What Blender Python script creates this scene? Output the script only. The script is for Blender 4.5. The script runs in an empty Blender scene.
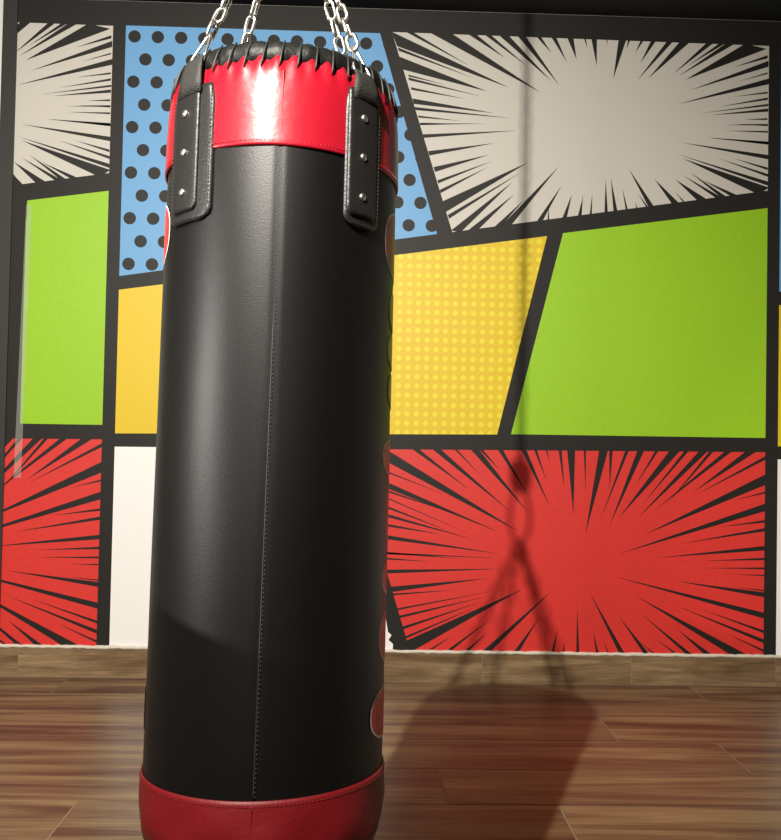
import bpy, bmesh, math, random
from mathutils import Vector, Matrix, Euler
sc = bpy.context.scene
C = sc.collection
PI = math.pi

# ---------------------------------------------------------------- camera
cam_d = bpy.data.cameras.new('camera'); cam = bpy.data.objects.new('camera', cam_d); C.objects.link(cam)
cam_d.sensor_fit = 'HORIZONTAL'; cam_d.sensor_width = 36.0; cam_d.lens = 931.4 / 781 * 36.0
cam_d.clip_start = .02
EYE = 1.15
def cam_matrix(pitch, roll, yaw):
    fwd = Vector((math.sin(yaw)*math.cos(pitch), math.cos(yaw)*math.cos(pitch), math.sin(pitch)))
    r0 = fwd.cross(Vector((0, 0, 1))).normalized(); u0 = r0.cross(fwd)
    r = r0*math.cos(roll) + u0*math.sin(roll); u = -r0*math.sin(roll) + u0*math.cos(roll)
    m = Matrix.Identity(4)
    for i in range(3):
        m[i][0] = r[i]; m[i][1] = u[i]; m[i][2] = -fwd[i]
    m[2][3] = EYE
    return m
cam.matrix_world = cam_matrix(.025, .0195, .0255)
sc.camera = cam

# ---------------------------------------------------------------- world, lights, exposure
w = bpy.data.worlds.new('world'); sc.world = w; w.use_nodes = True
w.node_tree.nodes['Background'].inputs[0].default_value = (1, .93, .85, 1)
w.node_tree.nodes['Background'].inputs[1].default_value = .03
def spot(name, loc, target, power, size, blend, radius, col=(1, .93, .83)):
    l = bpy.data.lights.new(name, 'SPOT'); l.energy = power; l.spot_size = math.radians(size)
    l.spot_blend = blend; l.shadow_soft_size = radius; l.color = col
    o = bpy.data.objects.new(name, l); C.objects.link(o); o.location = loc
    o.rotation_euler = (Vector(target) - Vector(loc)).to_track_quat('-Z', 'Y').to_euler()
    return o
spot('ceiling_spotlight', (-.82, -.8, 3.15), (-.75, 4.5, .95), 1300, 92, 1.0, .02)
spot('ceiling_spotlight', (-.75, .05, 3.15), (-.1, 3.0, .3), 110, 110, .9, .04)
spot('side_lamp', (-2.4, .2, 1.6), (-.15, 1.45, 1.15), 230, 40, .3, .009, (1, .95, .88))
sc.view_settings.view_transform = 'Standard'; sc.view_settings.look = 'None'
sc.view_settings.gamma = 1; sc.view_settings.use_curve_mapping = False
sc.view_settings.exposure = -0.06

# ---------------------------------------------------------------- materials
def mat(name, col, rough=.5, metal=0, spec=.5, coat=0, bump=0, bscale=200, var=0, vscale=8, alpha=None):
    m = bpy.data.materials.new(name); m.use_nodes = True; nt = m.node_tree; b = nt.nodes['Principled BSDF']
    b.inputs['Base Color'].default_value = (*col, 1); b.inputs['Roughness'].default_value = rough
    b.inputs['Metallic'].default_value = metal; b.inputs['Specular IOR Level'].default_value = spec
    b.inputs['Coat Weight'].default_value = coat; b.inputs['Coat Roughness'].default_value = .12
    tc = nt.nodes.new('ShaderNodeTexCoord')
    if var:
        n = nt.nodes.new('ShaderNodeTexNoise'); n.inputs['Scale'].default_value = vscale; n.inputs['Detail'].default_value = 4
        nt.links.new(tc.outputs['Object'], n.inputs['Vector'])
        r = nt.nodes.new('ShaderNodeValToRGB')
        r.color_ramp.elements[0].position = .3; r.color_ramp.elements[1].position = .7
        r.color_ramp.elements[0].color = (*[c*(1-var) for c in col], 1); r.color_ramp.elements[1].color = (*[min(1, c*(1+var)) for c in col], 1)
        nt.links.new(n.outputs['Fac'], r.inputs['Fac']); nt.links.new(r.outputs['Color'], b.inputs['Base Color'])
    if bump:
        n = nt.nodes.new('ShaderNodeTexNoise'); n.inputs['Scale'].default_value = bscale; n.inputs['Detail'].default_value = 3
        nt.links.new(tc.outputs['Object'], n.inputs['Vector'])
        bp = nt.nodes.new('ShaderNodeBump'); bp.inputs['Strength'].default_value = bump; bp.inputs['Distance'].default_value = .002
        nt.links.new(n.outputs['Fac'], bp.inputs['Height']); nt.links.new(bp.outputs['Normal'], b.inputs['Normal'])
    if alpha is not None: b.inputs['Alpha'].default_value = alpha
    return m
M = {}
M['ink'] = mat('mural_black', (.0135, .0125, .0115), .55, spec=.35)
M['blue'] = mat('mural_blue', (.14, .39, .72), .5)
M['green'] = mat('mural_green', (.32, .62, .012), .5, var=.03, vscale=60)
M['yellow'] = mat('mural_yellow', (.78, .56, .015), .5)
M['pale_yellow'] = mat('mural_pale_yellow', (.86, .73, .03), .5)
M['white'] = mat('mural_white', (.63, .61, .555), .5)
M['bright_white'] = mat('mural_bright_white', (.95, .95, .95), .5)
M['red'] = mat('mural_red', (.72, .035, .028), .5, var=.04, vscale=50)
M['black_vinyl'] = mat('black_vinyl', (.0032, .0031, .0030), .41, spec=.36, bump=.13, bscale=650)
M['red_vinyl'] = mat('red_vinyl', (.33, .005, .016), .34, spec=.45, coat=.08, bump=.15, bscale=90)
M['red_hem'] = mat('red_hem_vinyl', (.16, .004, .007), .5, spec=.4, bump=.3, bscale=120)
M['strap'] = mat('black_strap_leather', (.012, .011, .011), .42, bump=.3, bscale=300)
M['rim'] = mat('black_rim_vinyl', (.006, .006, .005), .5, spec=.3, bump=.5, bscale=150)
M['webbing'] = mat('black_webbing', (.022, .022, .019), .6, bump=.8, bscale=350)
M['thread'] = mat('black_thread', (.02, .02, .018), .5)
M['chrome'] = mat('polished_steel', (.85, .84, .8), .34, metal=1)
M['print_red'] = mat('letter_red', (.7, .016, .014), .35)
M['print_white'] = mat('letter_white', (.93, .9, .86), .4)
M['caulk'] = mat('white_caulk', (.75, .7, .6), .6, bump=.5, bscale=60)
M['ceiling'] = mat('ceiling_black', (.008, .008, .008), .8)
M['side_wall'] = mat('side_wall_paint', (.28, .26, .23), .8)
M['post'] = mat('dark_post_paint', (.03, .028, .025), .5)
M['plain_white'] = mat('white_wall_paint', (.8, .8, .76), .7)
M['grout'] = mat('floor_grout', (.30, .22, .14), .8, bump=.3, bscale=80)
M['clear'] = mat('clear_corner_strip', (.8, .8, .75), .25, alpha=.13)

def wood(name, dark, light, rough=.38, sx=1.0):
    m = bpy.data.materials.new(name); m.use_nodes = True; nt = m.node_tree; L = nt.links; b = nt.nodes['Principled BSDF']
    tc = nt.nodes.new('ShaderNodeTexCoord'); at = nt.nodes.new('ShaderNodeAttribute'); at.attribute_name = 'plank'
    mp = nt.nodes.new('ShaderNodeMapping'); mp.inputs['Scale'].default_value = (.55*sx, 6.5, 9)
    add = nt.nodes.new('ShaderNodeVectorMath'); add.operation = 'MULTIPLY_ADD'
    add.inputs[1].default_value = (13, 17, 11)
    L.new(at.outputs['Color'], add.inputs[0]); L.new(tc.outputs['Object'], add.inputs[2]); L.new(add.outputs[0], mp.inputs['Vector'])
    n = nt.nodes.new('ShaderNodeTexNoise'); n.inputs['Scale'].default_value = 1.6; n.inputs['Detail'].default_value = 5; n.inputs['Distortion'].default_value = .8
    n.inputs['Roughness'].default_value = .55
    L.new(mp.outputs[0], n.inputs['Vector'])
    r = nt.nodes.new('ShaderNodeValToRGB'); e = r.color_ramp.elements
    e[0].position = .34; e[0].color = (*dark, 1); e[1].position = .66; e[1].color = (*light, 1)
    x = e.new(.5); x.color = (*[(a*.55+c*.45) for a, c in zip(dark, light)], 1)
    L.new(n.outputs['Fac'], r.inputs['Fac'])
    mp2 = nt.nodes.new('ShaderNodeMapping'); mp2.inputs['Scale'].default_value = (4*sx, 110, 110)
    L.new(add.outputs[0], mp2.inputs['Vector'])
    n2 = nt.nodes.new('ShaderNodeTexNoise'); n2.inputs['Scale'].default_value = 1; n2.inputs['Detail'].default_value = 3
    L.new(mp2.outputs[0], n2.inputs['Vector'])
    r2 = nt.nodes.new('ShaderNodeValToRGB'); r2.color_ramp.elements[0].position = .3; r2.color_ramp.elements[0].color = (.72, .7, .68, 1)
    r2.color_ramp.elements[1].position = .7; r2.color_ramp.elements[1].color = (1.1, 1.1, 1.1, 1)
    L.new(n2.outputs['Fac'], r2.inputs['Fac'])
    mx = nt.nodes.new('ShaderNodeMix'); mx.data_type = 'RGBA'; mx.blend_type = 'MULTIPLY'; mx.inputs['Factor'].default_value = 1
    L.new(r.outputs['Color'], mx.inputs['A']); L.new(r2.outputs['Color'], mx.inputs['B']); L.new(mx.outputs['Result'], b.inputs['Base Color'])
    bp = nt.nodes.new('ShaderNodeBump'); bp.inputs['Strength'].default_value = .25; bp.inputs['Distance'].default_value = .002
    L.new(n2.outputs['Fac'], bp.inputs['Height']); L.new(bp.outputs['Normal'], b.inputs['Normal'])
    b.inputs['Roughness'].default_value = rough; b.inputs['Specular IOR Level'].default_value = .35
    return m
M['floor'] = wood('wood_look_floor_tile', (.10, .046, .029), (.33, .222, .118))
M['skirting'] = wood('wood_look_skirting_tile', (.16, .10, .05), (.34, .235, .13), sx=2)

# ---------------------------------------------------------------- helpers
def link_mesh(name, bm, mats, parent=None, smooth=False):
    me = bpy.data.meshes.new(name); bm.to_mesh(me); bm.free()
    if not isinstance(mats, (list, tuple)): mats = [mats]
    for m_ in mats: me.materials.append(m_)
    if smooth:
        for p in me.polygons: p.use_smooth = True
    o = bpy.data.objects.new(name, me); C.objects.link(o)
    if parent: o.parent = parent
    return o
def structure(name, bm, mats, smooth=False):
    o = link_mesh(name, bm, mats, None, smooth); o['kind'] = 'structure'; return o
def tag(o, label, cat, group=None):
    o['label'] = label; o['category'] = cat
    if group: o['group'] = group
    return o
def box(bm, lo, hi, mi=0):
    v = [bm.verts.new((x, y, z)) for x in (lo[0], hi[0]) for y in (lo[1], hi[1]) for z in (lo[2], hi[2])]
    fs = []
    for idx in ((0, 1, 3, 2), (4, 6, 7, 5), (0, 4, 5, 1), (2, 3, 7, 6), (0, 2, 6, 4), (1, 5, 7, 3)):
        f = bm.faces.new([v[i] for i in idx]); f.material_index = mi; fs.append(f)
    return fs
def tube(bm, pts, rad, seg=8, closed=False, mi=0, cap=True):
    pts = [Vector(p) for p in pts]; n = len(pts); rings = []
    up = None
    for i, p in enumerate(pts):
        a = pts[(i-1) % n] if (closed or i > 0) else p; b = pts[(i+1) % n] if (closed or i < n-1) else p
        t = (b-a).normalized()
        if up is None: up = t.orthogonal().normalized()
        up = (up - t*up.dot(t)).normalized(); s = t.cross(up)
        rr = rad[i] if isinstance(rad, (list, tuple)) else rad
        rings.append([bm.verts.new(p + (up*math.cos(2*PI*k/seg) + s*math.sin(2*PI*k/seg))*rr) for k in range(seg)])
    m = n if closed else n-1
    for i in range(m):
        A, B = rings[i], rings[(i+1) % n]
        for k in range(seg):
            f = bm.faces.new((A[k], A[(k+1) % seg], B[(k+1) % seg], B[k])); f.material_index = mi; f.smooth = True
    if not closed and cap:
        bm.faces.new(rings[0][::-1]).material_index = mi; bm.faces.new(rings[-1]).material_index = mi
def lathe(bm, prof, seg=128, cap0=False, cap1=False, mod=None):
    rings = []
    for (r, z) in prof:
        ring = []
        for k in range(seg):
            a = 2*PI*k/seg; rr, zz = (r, z) if mod is None else mod(r, z, a)
            ring.append(bm.verts.new((rr*math.sin(a), -rr*math.cos(a), zz)))    # angle 0 faces the room (-y), positive turns to +x
        rings.append(ring)
    for A, B in zip(rings, rings[1:]):
        for k in range(seg):
            bm.faces.new((A[k], A[(k+1) % seg], B[(k+1) % seg], B[k])).smooth = True
    if cap0: bm.faces.new(rings[0][::-1])
    if cap1: bm.faces.new(rings[-1])
    return rings

# ---------------------------------------------------------------- room shell
D = 4.53            # distance of the mural wall
XL, XR, YB, ZC = -2.75, 2.75, -2.6, 3.285
random.seed(4)
# floor: grout bed with wood-look tiles in rows, one mesh
bm = bmesh.new(); fs = box(bm, (XL, YB, -.05), (XR, D, -.0012), 1)
lay = bm.loops.layers.float_color.new('plank')
PLK = 1.8; g = .003
edges = [4.53, 4.246, 3.98, 3.651, 3.325, 3.0, 2.675, 2.35]
while edges[-1] > YB+.33: edges.append(edges[-1]-.325)
edges.append(YB)
offs = [1.585, None, 1.013, 1.396, .28, .64]
left = [-1.398, None, None, None, None, -.89]
for i in range(len(edges)-1):
    y1, y0 = edges[i], edges[i+1]
    if i < len(offs) and offs[i] is not None: j = offs[i]
    else: j = random.uniform(0, 1.2)
    xs = [XL, XR]
    k = j
    while k > XL: xs.append(k); k -= PLK
    k = j+PLK
    while k < XR: xs.append(k); k += PLK
    if i == 0: xs = [XL, -1.398, -.2, 1.585, XR]
    if i == 1: xs = [XL, -.5, 1.95, XR]
    if i == 4: xs = [XL, .28, 2.08, XR]
    if i == 5: xs = [XL, -.89, .64, 2.44, XR]
    xs = sorted(set(xs))
    for a, b in zip(xs, xs[1:]):
        col = (random.random(), random.random(), random.random(), 1)
        for f in box(bm, (a+g, y0+g, -.02), (b-g, y1-g, 0), 0):
            for lp in f.loops: lp[lay] = col
structure('floor', bm, [M['floor'], M['grout']])
bm = bmesh.new(); box(bm, (XL-.1, YB-.1, ZC), (XR+.1, D+.1, ZC+.1)); structure('ceiling', bm, M['ceiling'])
bm = bmesh.new(); box(bm, (XL, D, -.05), (XR, D+.1, ZC)); structure('wall_back', bm, M['plain_white'])
bm = bmesh.new(); box(bm, (XL-.1, YB, -.05), (XL, D+.1, ZC)); structure('wall_left', bm, M['side_wall'])
bm = bmesh.new(); box(bm, (XR, YB, -.05), (XR+.1, D+.1, ZC)); structure('wall_right', bm, M['plain_white'])
bm = bmesh.new(); box(bm, (XL-.1, YB-.1, -.05), (XR+.1, YB, ZC)); structure('wall_front', bm, M['side_wall'])
# low blocker added against the side lamp, unseen beside the camera; its top edge shades the foot of the bag
bm = bmesh.new(); box(bm, (-1.3, -.6, 0), (-1.2, 1.5, 1.21)); structure('added_shade_wall', bm, M['side_wall'])
# skirting of cut floor tiles
bm = bmesh.new(); lay = bm.loops.layers.float_color.new('plank')
box(bm, (XL, D-.008, 0), (XR, D-.0005, .138), 1)
xs = [XL, -2.36, -1.6415, -.8272, -.1259, .5811, 1.3087, 2.0175, XR]
for a, b in zip(xs, xs[1:]):
    col = (random.random(), random.random(), random.random(), 1)
    for f in box(bm, (a+.002, D-.0105, .003), (b-.002, D-.002, .137), 0):
        for lp in f.loops: lp[lay] = col
structure('baseboard_back', bm, [M['skirting'], M['grout']])
# lumpy caulk line along the top of the skirting
bm = bmesh.new()
pts = []; rad = []; n = 260
for i in range(n+1):
    pts.append((XL+(XR-XL)*i/n, D-.006+random.uniform(-.001, .001), .1465+random.uniform(-.0018, .0018))); rad.append(.0085+random.uniform(-.0014, .0016))
tube(bm, pts, rad, 8); structure('trim_1', bm, M['caulk'], True)
# dark post at the left end of the mural, leaning like the photo's edge
bm = bmesh.new(); box(bm, (-1.804, D-.012, 0), (-1.735, D-.0005, ZC-.001)); structure('trim_2', bm, M['post'])

# ---------------------------------------------------------------- mural
RED_RAYS = [[0.7611, 0.7272, 0.1174, 1.1087, 0.1185, 1.0515], [0.661, 0.7255, 0.1154, 0.957, 0.116, 0.9272], [0.3956, 0.9037, 0.1169, 1.0092, 0.117, 1.0017], [0.7157, 0.8223, 0.3203, 1.1263, 0.3615, 1.1271], [0.5075, 0.9306, 0.223, 1.1244, 0.2567, 1.1251], [0.5626, 1.0001, 0.4265, 1.1284, 0.4403, 1.1287], [0.7971, 0.8237, 0.5065, 1.1299, 0.5478, 1.1307], [0.656, 1.0268, 0.5478, 1.1307, 0.5666, 1.1311], [0.7958, 0.9047, 0.6392, 1.1325, 0.6643, 1.133], [0.9033, 0.8505, 0.7545, 1.1347, 0.7796, 1.1352], [0.8825, 0.9811, 0.8173, 1.1359, 0.8323, 1.1362], [0.9, 1.0688, 0.8725, 1.137, 0.8813, 1.1372], [0.9709, 0.9453, 0.9379, 1.1383, 0.9542, 1.1386], [1.0167, 0.8213, 0.9806, 1.1391, 1.0209, 1.1399], [0.4471, 0.8113, 0.1161, 0.9197, 0.1163, 0.9098], [0.5364, 0.7073, 0.1168, 0.8825, 0.117, 0.8763], [0.4237, 0.724, 0.1176, 0.8415, 0.1179, 0.8304], [0.5367, 0.6887, 0.1184, 0.8043, 0.1187, 0.7895], [0.3866, 0.7109, 0.1193, 0.7572, 0.1195, 0.7448], [0.6627, 0.6225, 0.1204, 0.7027, 0.1208, 0.6829], [0.6756, 0.6016, 0.122, 0.621, 0.1222, 0.6111], [1.0754, 0.9347, 1.0625, 1.1369, 1.0738, 1.1372], [1.076, 0.7226, 1.1393, 1.1384, 1.1834, 1.1393], [1.1924, 0.943, 1.1884, 1.1394, 1.2061, 1.1397], [1.1503, 0.7987, 1.2691, 1.1409, 1.2868, 1.1413], [1.1948, 0.7683, 1.3285, 1.1421, 1.3626, 1.1427], [1.3182, 0.9641, 1.4181, 1.1438, 1.4346, 1.1441], [1.2383, 0.8065, 1.489, 1.1452, 1.5434, 1.1462], [1.3571, 0.8773, 1.5636, 1.1466, 1.5864, 1.1471], [1.3328, 0.8081, 1.6383, 1.1481, 1.6827, 1.1489], [1.477, 0.8794, 1.689, 1.1491, 1.7106, 1.1495], [1.4143, 0.847, 1.7689, 1.1506, 1.8058, 1.1513], [1.6027, 0.938, 1.8731, 1.1526, 1.9302, 1.1537], [1.6155, 0.9257, 1.9712, 1.1294, 1.9714, 1.1105], [1.3653, 0.7276, 1.972, 1.0389, 1.9725, 0.9861], [1.8058, 0.9041, 1.9729, 0.9522, 1.973, 0.9422], [1.2407, 0.632, 1.9734, 0.8945, 1.9738, 0.8569], [1.7312, 0.7713, 1.9742, 0.8118, 1.9743, 0.7993], [1.5425, 0.6868, 1.9746, 0.773, 1.9747, 0.7567], [1.4298, 0.6163, 1.9792, 0.6854, 1.9794, 0.6628], [1.6571, 0.6051, 1.9798, 0.6266, 1.9799, 0.6141], [1.6575, 0.5701, 1.9802, 0.5791, 1.9803, 0.5691], [1.8096, 0.5413, 1.9806, 0.5428, 1.9806, 0.5353], [1.8102, 0.479, 1.9813, 0.4666, 1.9814, 0.4591], [1.5194, 0.5056, 1.9814, 0.4541, 1.9816, 0.4292], [1.217, 0.5232, 1.9824, 0.3531, 1.9826, 0.3232], [1.6471, 0.3705, 1.9832, 0.2646, 1.9833, 0.2497], [1.5208, 0.3873, 1.9836, 0.2198, 1.9838, 0.1999], [1.3314, 0.428, 1.801, 0.1488, 1.8831, 0.15], [1.762, 0.2602, 1.9841, 0.1675, 1.9842, 0.1551], [1.5348, 0.2694, 1.6723, 0.1471, 1.7102, 0.1476], [1.3577, 0.3414, 1.5841, 0.1459, 1.6144, 0.1463], [1.4347, 0.2183, 1.5288, 0.1451, 1.5476, 0.1454], [1.2447, 0.3335, 1.3753, 0.143, 1.403, 0.1434], [1.3405, 0.217, 1.4244, 0.1437, 1.4369, 0.1439], [1.0987, 0.4493, 1.2535, 0.1438, 1.2811, 0.1442], [1.1203, 0.2573, 1.1381, 0.1447, 1.1519, 0.1449], [1.171, 0.2146, 1.1945, 0.1455, 1.2021, 0.1456], [0.4884, 0.5948, 0.1145, 0.6233, 0.1146, 0.6147], [0.3267, 0.5797, 0.115, 0.5949, 0.1152, 0.5862], [0.6764, 0.5507, 0.1137, 0.5379, 0.1165, 0.5194], [0.6023, 0.5036, 0.1277, 0.4553, 0.1344, 0.4295], [0.4536, 0.4455, 0.1506, 0.4236, 0.1533, 0.415], [0.6407, 0.4447, 0.1731, 0.3535, 0.1758, 0.3449], [0.6037, 0.4169, 0.1849, 0.3191, 0.1877, 0.3068], [0.5792, 0.3918, 0.1984, 0.2663, 0.2011, 0.2527], [0.5547, 0.3666, 0.2141, 0.2209, 0.2168, 0.2098], [0.7779, 0.4567, 0.217, 0.1987, 0.2416, 0.1461], [0.4327, 0.2227, 0.3098, 0.147, 0.3297, 0.1473], [0.6181, 0.3057, 0.403, 0.1483, 0.4278, 0.1486], [0.6067, 0.2437, 0.4937, 0.1495, 0.5149, 0.1498], [0.9281, 0.4591, 0.5797, 0.1482, 0.6208, 0.1488], [0.8552, 0.3154, 0.733, 0.1466, 0.7592, 0.147], [0.9498, 0.2672, 0.9166, 0.1442, 0.9316, 0.1444], [0.9821, 0.1995, 0.9716, 0.1449, 0.9841, 0.1451], [1.0421, 0.3739, 1.0405, 0.1434, 1.0555, 0.1436]]
WHITE_RAYS = [[0.6684, 2.9116, 0.0942, 3.1679, 0.1233, 3.0976], [0.4906, 2.9547, 0.1234, 3.0925, 0.1275, 3.0761], [0.5612, 2.8894, 0.1318, 3.047, 0.1519, 2.984], [0.4706, 3.014, 0.1419, 3.1796, 0.1759, 3.1807], [0.8271, 2.8908, 0.2528, 3.1831, 0.3665, 3.1815], [0.647, 3.0575, 0.4449, 3.1814, 0.4904, 3.1802], [0.7617, 3.0164, 0.5284, 3.1814, 0.5626, 3.1799], [0.8769, 2.9497, 0.6044, 3.1787, 0.6551, 3.1777], [0.9153, 2.9317, 0.6982, 3.179, 0.7401, 3.1778], [0.8748, 3.09, 0.7922, 3.1769, 0.8163, 3.1776], [0.9516, 3.0476, 0.8684, 3.1767, 0.8938, 3.1762], [0.9997, 3.0618, 0.9485, 3.1766, 0.9815, 3.1763], [0.3587, 2.9152, 0.1725, 2.9618, 0.1765, 2.9517], [0.5364, 2.8632, 0.1766, 2.9466, 0.1806, 2.9328], [0.4608, 2.8483, 0.1888, 2.8987, 0.1916, 2.8861], [0.6009, 2.7825, 0.1999, 2.8432, 0.2067, 2.8168], [0.6898, 2.7596, 0.212, 2.8017, 0.2161, 2.7866], [0.4375, 2.7397, 0.2254, 2.7602, 0.2281, 2.7502], [0.5639, 2.7306, 0.2362, 2.7225, 0.2376, 2.7137], [0.7161, 2.7006, 0.2498, 2.6684, 0.2539, 2.6508], [0.4377, 2.7257, 0.2399, 2.7252, 0.2413, 2.7163], [0.6034, 2.6352, 0.2815, 2.587, 0.2869, 2.5656], [0.5791, 2.5775, 0.3081, 2.5093, 0.3148, 2.4854], [0.5923, 2.5462, 0.3281, 2.4453, 0.3322, 2.4302], [0.5676, 2.5138, 0.339, 2.3988, 0.3444, 2.3825], [0.7692, 2.5447, 0.3564, 2.3437, 0.3724, 2.2911], [0.7321, 2.4929, 0.3827, 2.2774, 0.3906, 2.26], [0.6949, 2.4476, 0.3992, 2.2021, 0.4471, 2.1958], [0.7023, 2.3844, 0.4784, 2.2016, 0.5299, 2.208], [0.7532, 2.3605, 0.6028, 2.2174, 0.6381, 2.2221], [0.9213, 2.5298, 0.6355, 2.2221, 0.6884, 2.2297], [0.9354, 2.435, 0.8093, 2.2455, 0.8408, 2.2501], [0.8738, 2.3256, 0.866, 2.2545, 0.8761, 2.2561], [0.9867, 2.392, 0.9379, 2.2665, 0.9619, 2.2697], [1.0378, 2.368, 1.015, 2.2761, 1.0277, 2.2777], [1.0417, 2.3998, 1.0257, 2.2814, 1.0358, 2.283], [1.0873, 2.401, 1.075, 2.2878, 1.0864, 2.2894], [1.1523, 2.4726, 1.1484, 2.296, 1.1661, 2.299], [1.1776, 2.4796, 1.194, 2.3036, 1.2143, 2.3066], [1.2355, 2.4303, 1.2548, 2.3127, 1.2662, 2.3143], [1.2999, 2.3622, 1.3081, 2.3217, 1.3157, 2.3232], [1.266, 2.5265, 1.3702, 2.331, 1.3982, 2.3355], [1.312, 2.4069, 1.3588, 2.3307, 1.3702, 2.3323], [1.3938, 2.4791, 1.4884, 2.3493, 1.524, 2.3566], [1.4965, 2.4182, 1.543, 2.3609, 1.5532, 2.3625], [1.4983, 2.4793, 1.6156, 2.3705, 1.6653, 2.3794], [1.5337, 2.5019, 1.7111, 2.3857, 1.7392, 2.3915], [1.5718, 2.5157, 1.7341, 2.3901, 1.7621, 2.3947], [1.6361, 2.4792, 1.7851, 2.3978, 1.8209, 2.4039], [1.5327, 2.5847, 1.9051, 2.4189, 1.9586, 2.4534], [1.5134, 2.6033, 1.9583, 2.4815, 1.9585, 2.4611], [1.7115, 2.5896, 1.9554, 2.5197, 1.9555, 2.5057], [1.7882, 2.5918, 1.9551, 2.5516, 1.9552, 2.5389], [1.5254, 2.6636, 1.9545, 2.6142, 1.9547, 2.5925], [1.6593, 2.6903, 1.9539, 2.6768, 1.954, 2.6666], [1.7484, 2.7286, 1.9534, 2.7331, 1.9535, 2.7242], [1.7353, 2.7563, 1.953, 2.7677, 1.9531, 2.76], [1.1, 3.0329, 1.07, 3.1752, 1.0993, 3.1736], [1.0517, 3.1209, 1.0331, 3.1741, 1.0445, 3.1744], [1.1836, 2.9716, 1.2077, 3.1718, 1.246, 3.1704], [1.1495, 3.1367, 1.1452, 3.1724, 1.1528, 3.1727], [1.2479, 3.1206, 1.2537, 3.1681, 1.2651, 3.1685], [1.2902, 3.1027, 1.3175, 3.1675, 1.3328, 3.168], [1.3164, 3.0523, 1.3686, 3.1665, 1.3941, 3.1673], [1.3047, 2.9688, 1.4478, 3.1664, 1.4785, 3.1661], [1.3557, 2.9767, 1.5106, 3.1645, 1.5605, 3.1635], [1.483, 3.0061, 1.6463, 3.1648, 1.6809, 3.1646], [1.5529, 3.0466, 1.7104, 3.1643, 1.7386, 3.1638], [1.5087, 2.994, 1.7412, 3.1639, 1.7848, 3.1627], [1.5409, 2.9758, 1.8336, 3.1629, 1.9392, 3.1405], [1.7835, 3.0471, 1.9498, 3.1112, 1.9499, 3.0958], [1.5671, 2.9254, 1.9501, 3.0817, 1.9503, 3.0522], [1.8098, 2.9774, 1.9506, 3.0252, 1.9507, 3.0175], [1.504, 2.8532, 1.9509, 2.9931, 1.9512, 2.9649], [1.785, 2.8998, 1.9515, 2.929, 1.9516, 2.92], [1.7087, 2.8463, 1.9518, 2.8995, 1.9519, 2.888], [1.6195, 2.8118, 1.9521, 2.8675, 1.9522, 2.8572], [1.6708, 2.8043, 1.9523, 2.8444, 1.9525, 2.8291], [1.8374, 2.7861, 1.9528, 2.7971, 1.9528, 2.7881], [1.7993, 2.762, 1.953, 2.7676, 1.9531, 2.7574], [1.6592, 2.6915, 1.9539, 2.6806, 1.954, 2.6653]]
PER = 3.235; ML, MR = -1.736, 2.74
mb = bmesh.new()
INK, BLUE, GREEN, YEL, PYEL, WHT, RED, PURE = range(8)
def clip(poly, lo, hi):
    for side, lim in ((1, lo), (-1, hi)):
        out = []
        for i in range(len(poly)):
            a, b = poly[i], poly[(i+1) % len(poly)]
            ia, ib = side*(a[0]-lim) >= 0, side*(b[0]-lim) >= 0
            if ia: out.append(a)
            if ia != ib:
                t = (lim-a[0])/(b[0]-a[0]); out.append((lim, a[1]+t*(b[1]-a[1])))
        poly = out
        if not poly: return poly
    return poly
def flat(poly, mi, layer, lo=ML, hi=MR):
    poly = clip(poly, lo, hi)
    if len(poly) < 3: return
    y = D - .001 - .0004*layer
    try: f = mb.faces.new([mb.verts.new((x, y, z)) for x, z in poly])
    except ValueError: return
    f.material_index = mi
    f.normal_update()
    if f.normal.y > 0: f.normal_flip()
def inside(poly, x, z):
    c = False
    for i in range(len(poly)):
        (x1, z1), (x2, z2) = poly[i], poly[i-1]
        if (z1 > z) != (z2 > z) and x < (x2-x1)*(z-z1)/(z2-z1)+x1: c = not c
    return c
def clip_poly(sub, conv):                       # Sutherland-Hodgman against a convex outline
    area = sum(conv[i-1][0]*conv[i][1]-conv[i][0]*conv[i-1][1] for i in range(len(conv)))
    if area < 0: conv = conv[::-1]
    out = sub
    for i in range(len(conv)):
        a, b = conv[i-1], conv[i]; inp = out; out = []
        def s(p): return (b[0]-a[0])*(p[1]-a[1])-(b[1]-a[1])*(p[0]-a[0])
        for j in range(len(inp)):
            p, q = inp[j-1], inp[j]; sp, sq = s(p), s(q)
            if (sp >= 0) != (sq >= 0):
                t = sp/(sp-sq); out.append((p[0]+t*(q[0]-p[0]), p[1]+t*(q[1]-p[1])))
            if sq >= 0: out.append(q)
        if len(out) < 3: return []
    return out
ZT = 3.163
box(mb, (ML, D-.001, .1), (MR, D-.0002, ZC-.001), INK)
blue = [(-1.213, ZT), (.027, ZT), (.3255, 2.1786), (-1.213, 1.935)]
burst = [(.0857, ZT+.008), (1.96, ZT-.004), (1.96, 2.436), (.4, 2.19)]
green = [(.9454, 2.1985), (1.96, 2.349), (1.96, 1.212), (.705, 1.206)]
yellow = [(-1.213, 1.868), (.867, 2.182), (.637, 1.203), (-1.213, 1.172)]
whitep = [(-1.213, 1.108), (-.141, 1.117), (.1128, .2948), (.1236, .2372), (.1408, .223), (.1267, .1987), (.1489, .1798), (.1448, .1), (-1.213, .1)]
redp = [(-.0735, 1.1185), (1.96, 1.142), (1.96, .13), (.237, .13)]
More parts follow.
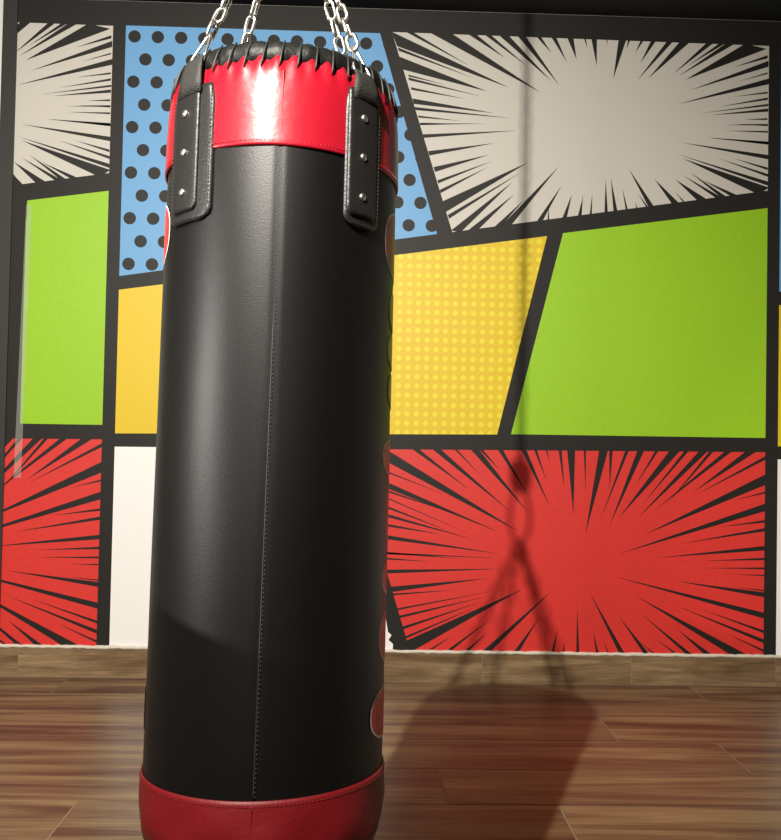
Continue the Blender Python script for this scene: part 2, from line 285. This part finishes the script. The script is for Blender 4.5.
for k in (-1, 0, 1):
    def S(p): return [(x+k*PER, z) for x, z in p]
    gcut = -1.668 if k == -1 else ML
    for poly, mi in ((blue, BLUE), (burst, WHT), (yellow, YEL), (whitep, PURE), (redp, RED)): flat(S(poly), mi, 1)
    flat(S(green), GREEN, 1, gcut)
    for rays, outline in ((WHITE_RAYS, burst), (RED_RAYS, redp)):
        for r in rays:
            t, a, b = (r[0], r[1]), (r[2], r[3]), (r[4], r[5])
            # carry the base a little beyond the panel so it always meets the border
            def ext(p): return (p[0]+(p[0]-t[0])*.02, p[1]+(p[1]-t[1])*.02)
            p = clip_poly([t, ext(a), ext(b)], outline)
            if p: flat(S(p), INK, 2)
    # blue panel dots
    row = 0; z = 3.11
    while z > 1.9:
        x = -1.17 + (.0555 if row % 2 else 0)
        while x < .4:
            c = [(x+.0305*math.cos(2*PI*i/20), z+.0305*math.sin(2*PI*i/20)) for i in range(20)]
            c = clip_poly(c, [(-1.228, ZT), (.042, ZT), (.3405, 2.1786), (-1.228, 1.92)])
            if c: flat(S(c), INK, 2)
            x += .113
        z -= .1115; row += 1
    if k >= 0:
        z = 1.205
        while z < 2.18:
            x = .06 - .0452*8
            while x < .87:
                c = [(x+.0135*math.cos(2*PI*i/12), z+.0135*math.sin(2*PI*i/12)) for i in range(12)]
                c = clip_poly(c, yellow)
                if c: flat(S(c), PYEL, 2)
                x += .0452
            z += .0452
# cut corners of the cropped repeat at the far left
flat([(ML, 2.42), (-1.665, 2.33), (-1.665, 2.2), (ML, 2.2)], INK, 3)
mural = link_mesh('wall_mural', mb, [M[k] for k in ('ink', 'blue', 'green', 'yellow', 'pale_yellow', 'white', 'red', 'bright_white')])
tag(mural, 'comic style wallpaper mural with colour panels, dots and starbursts, black borders, covering the back wall', 'mural')
# clear plastic edge strip on the left end of the mural
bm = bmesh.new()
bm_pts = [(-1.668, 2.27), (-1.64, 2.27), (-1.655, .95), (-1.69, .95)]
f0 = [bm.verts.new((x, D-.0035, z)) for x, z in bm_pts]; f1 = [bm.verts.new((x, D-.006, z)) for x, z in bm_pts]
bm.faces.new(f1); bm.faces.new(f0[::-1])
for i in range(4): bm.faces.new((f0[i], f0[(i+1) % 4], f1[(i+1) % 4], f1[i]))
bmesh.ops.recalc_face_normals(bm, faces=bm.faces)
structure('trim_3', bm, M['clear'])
# ---------------------------------------------------------------- punching bag
Z0 = .575
TILT = .066
bag = bpy.data.objects.new('punching_bag', None); C.objects.link(bag)
bag.location = (-.144, 1.4465 + TILT*(Z0-EYE), Z0); bag.rotation_euler = (-TILT, .004, 0); bag.scale = (1.013, 1.013, 1)
tag(bag, 'large black leather punching bag with red top band and red hem, hanging from chains', 'punching bag')
bpy.context.view_layer.update()
BM_ = bag.matrix_basis.copy()
def zl(z): return z - Z0
def cyl(r, deg, z): a = math.radians(deg); return Vector((r*math.sin(a), -r*math.cos(a), z))
random.seed(11)
def hemz(a): return .003 + .004*math.sin(a) - .006*math.cos(a)
# black body
SD0, SD1 = 1.5, 4.0            # bearing of the front seam at the hem and at the red band
def mod_body(r, z, a):
    t = (z-zl(.645))/(zl(1.58)-zl(.645))
    s_ = (a if a < PI else a-2*PI) - math.radians(SD0+(SD1-SD0)*t)
    dr = .0003*math.sin(a*3+z*9)+.0003*math.sin(a*5-z*14+1)+.0026*min(1, max(0, t-.02)/.05)*math.exp(-abs(s_)/.16)-.0016*math.exp(-s_*s_/.0004)
    zz = z + (hemz(a) if t < .1 else 0)
    return r+dr, zz
prof = [(.1745+.0015*min(1, i/40), zl(.65)+i*(zl(1.585)-zl(.65))/46) for i in range(47)]
bm = bmesh.new(); lathe(bm, prof, 192, mod=mod_body); link_mesh('bag_body', bm, M['black_vinyl'], bag)
# red top band with puckers under the lacing
def mod_band(r, z, a):
    up = max(0, (z-zl(1.645))/(zl(1.69)-zl(1.645)))
    return r +   .0025*up*math.sin(a*44)*up + .001*math.sin(a*4+1), z + .004*up*math.cos(a*44) - (.0035*math.cos(a) if z < zl(1.6) else 0)*0
prof = [(.1768, zl(1.553)), (.1792, zl(1.5532)), (.1797, zl(1.556)), (.1792, zl(1.563)), (.179, zl(1.59)), (.1785, zl(1.62)), (.1775, zl(1.645)), (.176, zl(1.66)), (.1725, zl(1.675)), (.1675, zl(1.686)), (.160, zl(1.692))]
bm = bmesh.new(); lathe(bm, prof, 440, mod=mod_band); link_mesh('top_band', bm, M['red_vinyl'], bag)
# red hem
def mod_hem(r, z, a):
    q_ = min(1, max(0, (zl(.655)-z)/.04))
    return r + q_*.002*math.sin(a*7+z*40)+q_*.0016*math.sin(a*11+2-z*60), z + (hemz(a) if z > zl(.645) else 0)
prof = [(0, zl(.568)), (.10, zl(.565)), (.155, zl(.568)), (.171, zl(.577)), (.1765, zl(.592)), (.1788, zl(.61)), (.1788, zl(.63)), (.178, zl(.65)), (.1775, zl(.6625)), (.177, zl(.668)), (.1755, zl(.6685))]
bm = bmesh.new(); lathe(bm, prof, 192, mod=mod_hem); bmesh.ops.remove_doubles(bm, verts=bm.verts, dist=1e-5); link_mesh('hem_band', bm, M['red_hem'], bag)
# black laced rim closing the top
def mod_rim(r, z, a):
    k = 1 if r > .12 else 0
    return r + k*.001*math.sin(a*26+.6), z + k*.001*math.cos(a*44) + (.006*math.sin(a*5) if r < .12 else 0)
prof = [(.1635, zl(1.678)), (.169, zl(1.682)), (.1695, zl(1.696)), (.167, zl(1.706)), (.160, zl(1.713)), (.148, zl(1.715)), (.135, zl(1.711)), (.12, zl(1.702)), (.09, zl(1.694)), (.05, zl(1.689)), (.012, zl(1.687))]
bm = bmesh.new(); lathe(bm, prof, 352, cap1=True, mod=mod_rim); link_mesh('laced_rim', bm, M['rim'], bag)
bm = bmesh.new()
for i in range(44):
    d = i*360/44+2
    tube(bm, [cyl(.1765, d, zl(1.668)), cyl(.1765, d+.4, zl(1.676)), cyl(.1745, d+.8, zl(1.686)), cyl(.171, d+1.4, zl(1.699)), cyl(.164, d+2.2, zl(1.7125))], [.0006, .0016, .0018, .0016, .0012], 6)
for i in range(14):
    a = i*26; tube(bm, [cyl(.13, a, zl(1.7125)), cyl(.05, a+30, zl(1.703)), cyl(.13, a+165, zl(1.7125))], .0022, 6)
link_mesh('lace', bm, M['thread'], bag)
# vertical seams: welt plus stitches
def seam(name, z0, z1, d0, d1, r, m_, st=True):
    bm = bmesh.new(); n = int((z1-z0)/.006)
    tube(bm, [cyl(r, d0+(d1-d0)*i/n, z0+(z1-z0)*i/n) for i in range(n+1)], .0011, 6)
    if st:
        for i in range(0, n, 1):
            z = z0+(z1-z0)*i/n; d = d0+(d1-d0)*i/n
            tube(bm, [cyl(r+.0006, d+.7, z), cyl(r+.001, d+.72, z+.0036)], .0006, 5)
    link_mesh(name, bm, m_, bag)
seam('vertical_seam', zl(.669), zl(1.553), SD0, SD1, .1762, M['thread'])
seam('band_seam', zl(1.556), zl(1.665), 4.0, 4.2, .1792, M['red_vinyl'], False)
seam('hem_seam', zl(.585), zl(.661), 0.5, 1.2, .1782, M['red_hem'], False)
seam('vertical_seam', zl(.669), zl(1.553), 176, 176, .1745, M['thread'])
def ring_stitch(name, z, r, m_, f=None):
    bm = bmesh.new(); n = 200
    for i in range(n):
        d = i*360/n; zz = z + (f(math.radians(d)) if f else 0); z2 = z + (f(math.radians(d+1.1)) if f else 0)
        tube(bm, [cyl(r, d, zz), cyl(r, d+1.1, z2)], .00065, 5)
    link_mesh(name, bm, m_, bag)
ring_stitch('band_stitching', zl(1.5595), .1799, M['red_vinyl'])
ring_stitch('hem_stitching', zl(.6615), .1780, M['red_hem'], hemz)

# printed letters, rounded red shapes with a white outline, reading down either side
def blob(bm, dc, dw, zc, zh, r, p, mi):
    N, K = 28, 6; rings = []
    c = bm.verts.new(cyl(r, dc, zc))
    for k in range(1, K+1):
        ring = []
        for i in range(N):
            t = 2*PI*i/N; cx, cy = math.cos(t), math.sin(t)
            ex = math.copysign(abs(cx)**(2/p), cx); ey = math.copysign(abs(cy)**(2/p), cy)
            ring.append(bm.verts.new(cyl(r, dc+dw*ex*k/K, zc+zh*ey*k/K)))
        rings.append(ring)
    for i in range(N): f = bm.faces.new((c, rings[0][i], rings[0][(i+1) % N])); f.material_index = mi
    for A, B in zip(rings, rings[1:]):
        for i in range(N): f = bm.faces.new((A[i], B[i], B[(i+1) % N], A[(i+1) % N])); f.material_index = mi
    bmesh.ops.recalc_face_normals(bm, faces=bm.faces)
letters = [(1.512, 1.400, 65), (1.386, 1.322, 74), (1.320, 1.264, 73), (1.260, 1.204, 75.5), (1.158, 1.100, 68.5), (1.098, .985, 77), (.975, .922, 72.5), (.902, .822, 69.5), (.792, .712, 62)]
for side in (1, -1):
    for (za, zb, dl) in letters:
        if side == -1: dl = {65: 61, 62: 76}.get(dl, 84)
        dc = 95*side; dw = 95-dl; zc = (zl(za)+zl(zb))/2; zh = (za-zb)/2; rb = .1745+.0015*min(1, (zc-zl(.65))/(.935*40/46))+.00065
        bm = bmesh.new()
        blob(bm, dc, dw, zc, zh, rb, 2.5, 0)
        blob(bm, dc, dw-1.1, zc, zh-.0032, rb+.0002, 2.5, 1)
        o = link_mesh('printed_letter', bm, [M['print_white'], M['print_red'], M['black_vinyl']], bag); o['label'] = 'red printed letter with thin white outline'

# hanging straps: leather flap riveted to the bag, webbing loop above
def patch(bm, dc, hw, z0, z1, r, th, corner, taper=0, nz=26, nx=12):
    grid = {}
    for L, rr in ((0, r), (1, r+th)):
        for j in range(nz+1):
            z = z0+(z1-z0)*j/nz; h = hw
            if z-z0 < corner: h = hw - math.degrees(corner/r)*(1-math.sqrt(max(0, 1-((corner-(z-z0))/corner)**2)))
            t = (z-z0)/(z1-z0)
            if taper and t > .82: h *= 1-taper*((t-.82)/.18)**2
            for i in range(nx+1):
                u = -1+2*i/nx; e = 1-.35*(abs(u) > .99) if L else 1
                grid[L, j, i] = bm.verts.new(cyl(r if L == 0 else r+th*e, dc+h*u, z))
    for j in range(nz):
        for i in range(nx):
            bm.faces.new((grid[1, j, i], grid[1, j, i+1], grid[1, j+1, i+1], grid[1, j+1, i]))
            bm.faces.new((grid[0, j, i], grid[0, j+1, i], grid[0, j+1, i+1], grid[0, j, i+1]))
        bm.faces.new((grid[0, j, 0], grid[1, j, 0], grid[1, j+1, 0], grid[0, j+1, 0]))
        bm.faces.new((grid[0, j, nx], grid[0, j+1, nx], grid[1, j+1, nx], grid[1, j, nx]))
    for i in range(nx):
        bm.faces.new((grid[0, 0, i], grid[0, 0, i+1], grid[1, 0, i+1], grid[1, 0, i]))
        bm.faces.new((grid[0, nz, i], grid[1, nz, i], grid[1, nz, i+1], grid[0, nz, i+1]))
    bmesh.ops.recalc_face_normals(bm, faces=bm.faces)
    for f in bm.faces: f.smooth = True
strap_degs = [-43, 45, 135, -135]
anchors = []
for si, dc in enumerate(strap_degs):
    hw = 15.0 if si == 0 else 11
    if si > 1: hw = 13
    bm = bmesh.new(); patch(bm, dc, hw, zl(1.452), zl(1.652), .1768, .0042, .018, .12)
    fl = link_mesh('strap_flap', bm, M['strap'], bag)
    bm = bmesh.new(); patch(bm, dc-1.5, 8.6, zl(1.468), zl(1.655), .181, .0034, .006)
    st = link_mesh('strap', bm, M['strap'], bag)
    # flap stitching as a sub-part
    bm = bmesh.new()
    for sgn in (-1, 1):
        for j in range(30):
            z = zl(1.475)+j*.0057
            tube(bm, [cyl(.1814, dc+sgn*(hw-1.3), z), cyl(.1814, dc+sgn*(hw-1.3), z+.0036)], .0006, 5)
    for j in range(12):
        u = -.75+1.5*j/12; tube(bm, [cyl(.1814, dc+hw*u, zl(1.457)), cyl(.1814, dc+hw*(u+.08), zl(1.457))], .0006, 5)
    link_mesh('stitching', bm, M['thread'], fl)
    for rz in (1.614, 1.556, 1.497):
        bm = bmesh.new(); c = cyl(.1848, dc-1.8, zl(rz)); nrm = cyl(1, dc-1.8, 0)
        q = nrm.to_track_quat('Z', 'Y')
        rr = [(.0056, -.0004), (.0056, .0008), (.0046, .002), (.0028, .0027), (.0007, .003)]
        rings = [[bm.verts.new(c + q @ Vector((a*math.cos(2*PI*k/16), a*math.sin(2*PI*k/16), h))) for k in range(16)] for a, h in rr]
        for A, B in zip(rings, rings[1:]):
            for k in range(16): bm.faces.new((A[k], A[(k+1) % 16], B[(k+1) % 16], B[k])).smooth = True
        bm.faces.new(rings[-1])
        link_mesh('rivet', bm, M['chrome'], st)
    # webbing loop: up over the rim, round the ring and back down
    bm = bmesh.new()
    path = [(.1838, 1.640, .029), (.1836, 1.660, .0275), (.182, 1.678, .025), (.179, 1.694, .022), (.175, 1.706, .019), (.170, 1.7115, .018), (.1655, 1.711, .018), (.162, 1.706, .019)]
    drop = .020 if si == 1 else .008
    path = [(r, z-drop*min(1, max(0, (z-1.66)/.045)), h*.9) for r, z, h in path]
    rows = []
    tang = cyl(1, dc+90, 0)
    for i, (r, z, h) in enumerate(path):
        cen = cyl(r, dc, zl(z)); wob = .0012*math.sin(i*1.7+si)
        rad_ = cyl(1, dc, 0)
        up_ = Vector((0, 0, 1)) if i < 3 else (rad_*.3+Vector((0, 0, 1)))
        nr = rad_ if i < 4 else (Vector((0, 0, 1)) if i < 7 else -rad_)
        rows.append([(cen + tang*(h*u) - rad_*(h*u)**2*2.4 + nr*(.0015*s + wob*math.sin(u*3))) for s in (1, -1) for u in ([-1, -.6, -.2, .2, .6, 1] if s == 1 else [1, .6, .2, -.2, -.6, -1])])
    V = [[bm.verts.new(p) for p in r_] for r_ in rows]
    for A, B in zip(V, V[1:]):
        for k in range(12): bm.faces.new((A[k], A[(k+1) % 12], B[(k+1) % 12], B[k])).smooth = True
    bm.faces.new(V[0]); bm.faces.new(V[-1]); bmesh.ops.recalc_face_normals(bm, faces=bm.faces)
    link_mesh('webbing_loop', bm, M['webbing'], bag)
    anchors.append((BM_ @ cyl(.172, dc, zl(1.707-drop)), (BM_.to_3x3() @ tang).normalized()))

# ---------------------------------------------------------------- chains
APEX = BM_ @ Vector((0, 0, zl(2.085)))
APEX.z = 2.085
def link_bm(length, width, wire):
    bm = bmesh.new(); h = length/2-width/2; R_ = width/2-wire; pts = []
    for i in range(9): a = PI*i/8; pts.append((R_*math.cos(a), 0, h+R_*math.sin(a)))
    for i in range(9): a = PI+PI*i/8; pts.append((R_*math.cos(a), 0, -h+R_*math.sin(a)))
    tube(bm, pts, wire, 8, closed=True); return bm
LK, LW, WR = .036, .0215, .0031
lm = bpy.data.meshes.new('chain_link'); b_ = link_bm(LK, LW, WR); b_.to_mesh(lm); b_.free(); lm.materials.append(M['chrome'])
def run_chain(parent, a, b, first=0):
    d = b-a; n = max(1, round(d.length/(LK-2*WR-.0006))); q = d.to_track_quat('Z', 'X')
    for i in range(n):
        p = a + d*((i+.5)/n); o = bpy.data.objects.new('chain_link', lm); C.objects.link(o); o.parent = parent
        o.location = p-parent.location; o.rotation_mode = 'QUATERNION'
        o.rotation_quaternion = q @ Euler((0, 0, (PI/2 if (i+first) % 2 else 0)+.35+random.uniform(-.15, .15))).to_quaternion()
names = ['front left', 'front right', 'back right', 'back left']
chain_labels = ['short steel chain hooked to the front left strap of the punching bag', 'short steel chain hooked to the front right strap of the punching bag',
                'short steel chain rising from the far right strap, behind the front right chain', 'short steel chain rising from the far left strap behind the black rim']
for (p, tg), lb in zip(anchors, chain_labels):
    root = bpy.data.objects.new('hanging_chain', None); C.objects.link(root); root.location = p
    tag(root, lb, 'chain', 'chains holding the punching bag')
    d = (APEX-p).normalized(); tg = (tg-d*tg.dot(d)).normalized()
    bm = bmesh.new(); H_ = .052; w_ = .0165
    pts = []
    for (u, v) in ((-w_+.002, 0), (w_-.002, 0), (w_, .002), (w_*.98, .006), (.0035, H_-.004), (.002, H_), (-.002, H_), (-.0035, H_-.004), (-w_*.98, .006), (-w_, .002)):
        pts.append(tg*u + d*v)
    tube(bm, pts, .0025, 8, closed=True); link_mesh('triangle_ring', bm, M['chrome'], root)
    run_chain(root, p+d*(H_-.005), APEX-d*.006)
# swivel hook above the four chains and the chain to the ceiling
sw = bpy.data.objects.new('swivel_hook', None); C.objects.link(sw); sw.location = APEX
tag(sw, 'steel snap ring with swivel gathering the four bag chains', 'swivel hook')
bm = bmesh.new(); pts = []
for i in range(32):
    a = 2*PI*i/32; pts.append((.021*math.sin(a)*(1+.15*math.cos(a)), 0, .053-.057*math.cos(a)))
tube(bm, pts, .004, 10, closed=True); link_mesh('snap_ring', bm, M['chrome'], sw)
bm = bmesh.new(); lathe(bm, [(.001, .10), (.008, .101), (.010, .108), (.021, .110), (.023, .135), (.021, .16), (.009, .167), (.007, .182), (.001, .183)], 24); link_mesh('swivel_body', bm, M['chrome'], sw)
mc = bpy.data.objects.new('suspension_chain', None); C.objects.link(mc); mc.location = APEX+Vector((0, 0, .176))
tag(mc, 'long steel chain running from the swivel up to the black ceiling', 'chain')
run_chain(mc, APEX+Vector((0, 0, .172)), Vector((APEX.x, APEX.y, ZC-.03)))
cm = bmesh.new(); lathe(cm, [(.001, ZC-.001), (.05, ZC-.001), (.05, ZC-.008), (.012, ZC-.012), (.010, ZC-.03), (.001, ZC-.032)], 24)
co = link_mesh('ceiling_mount', cm, M['chrome']); co.location = (APEX.x, APEX.y, 0); tag(co, 'round steel mounting plate on the black ceiling above the bag', 'ceiling mount')
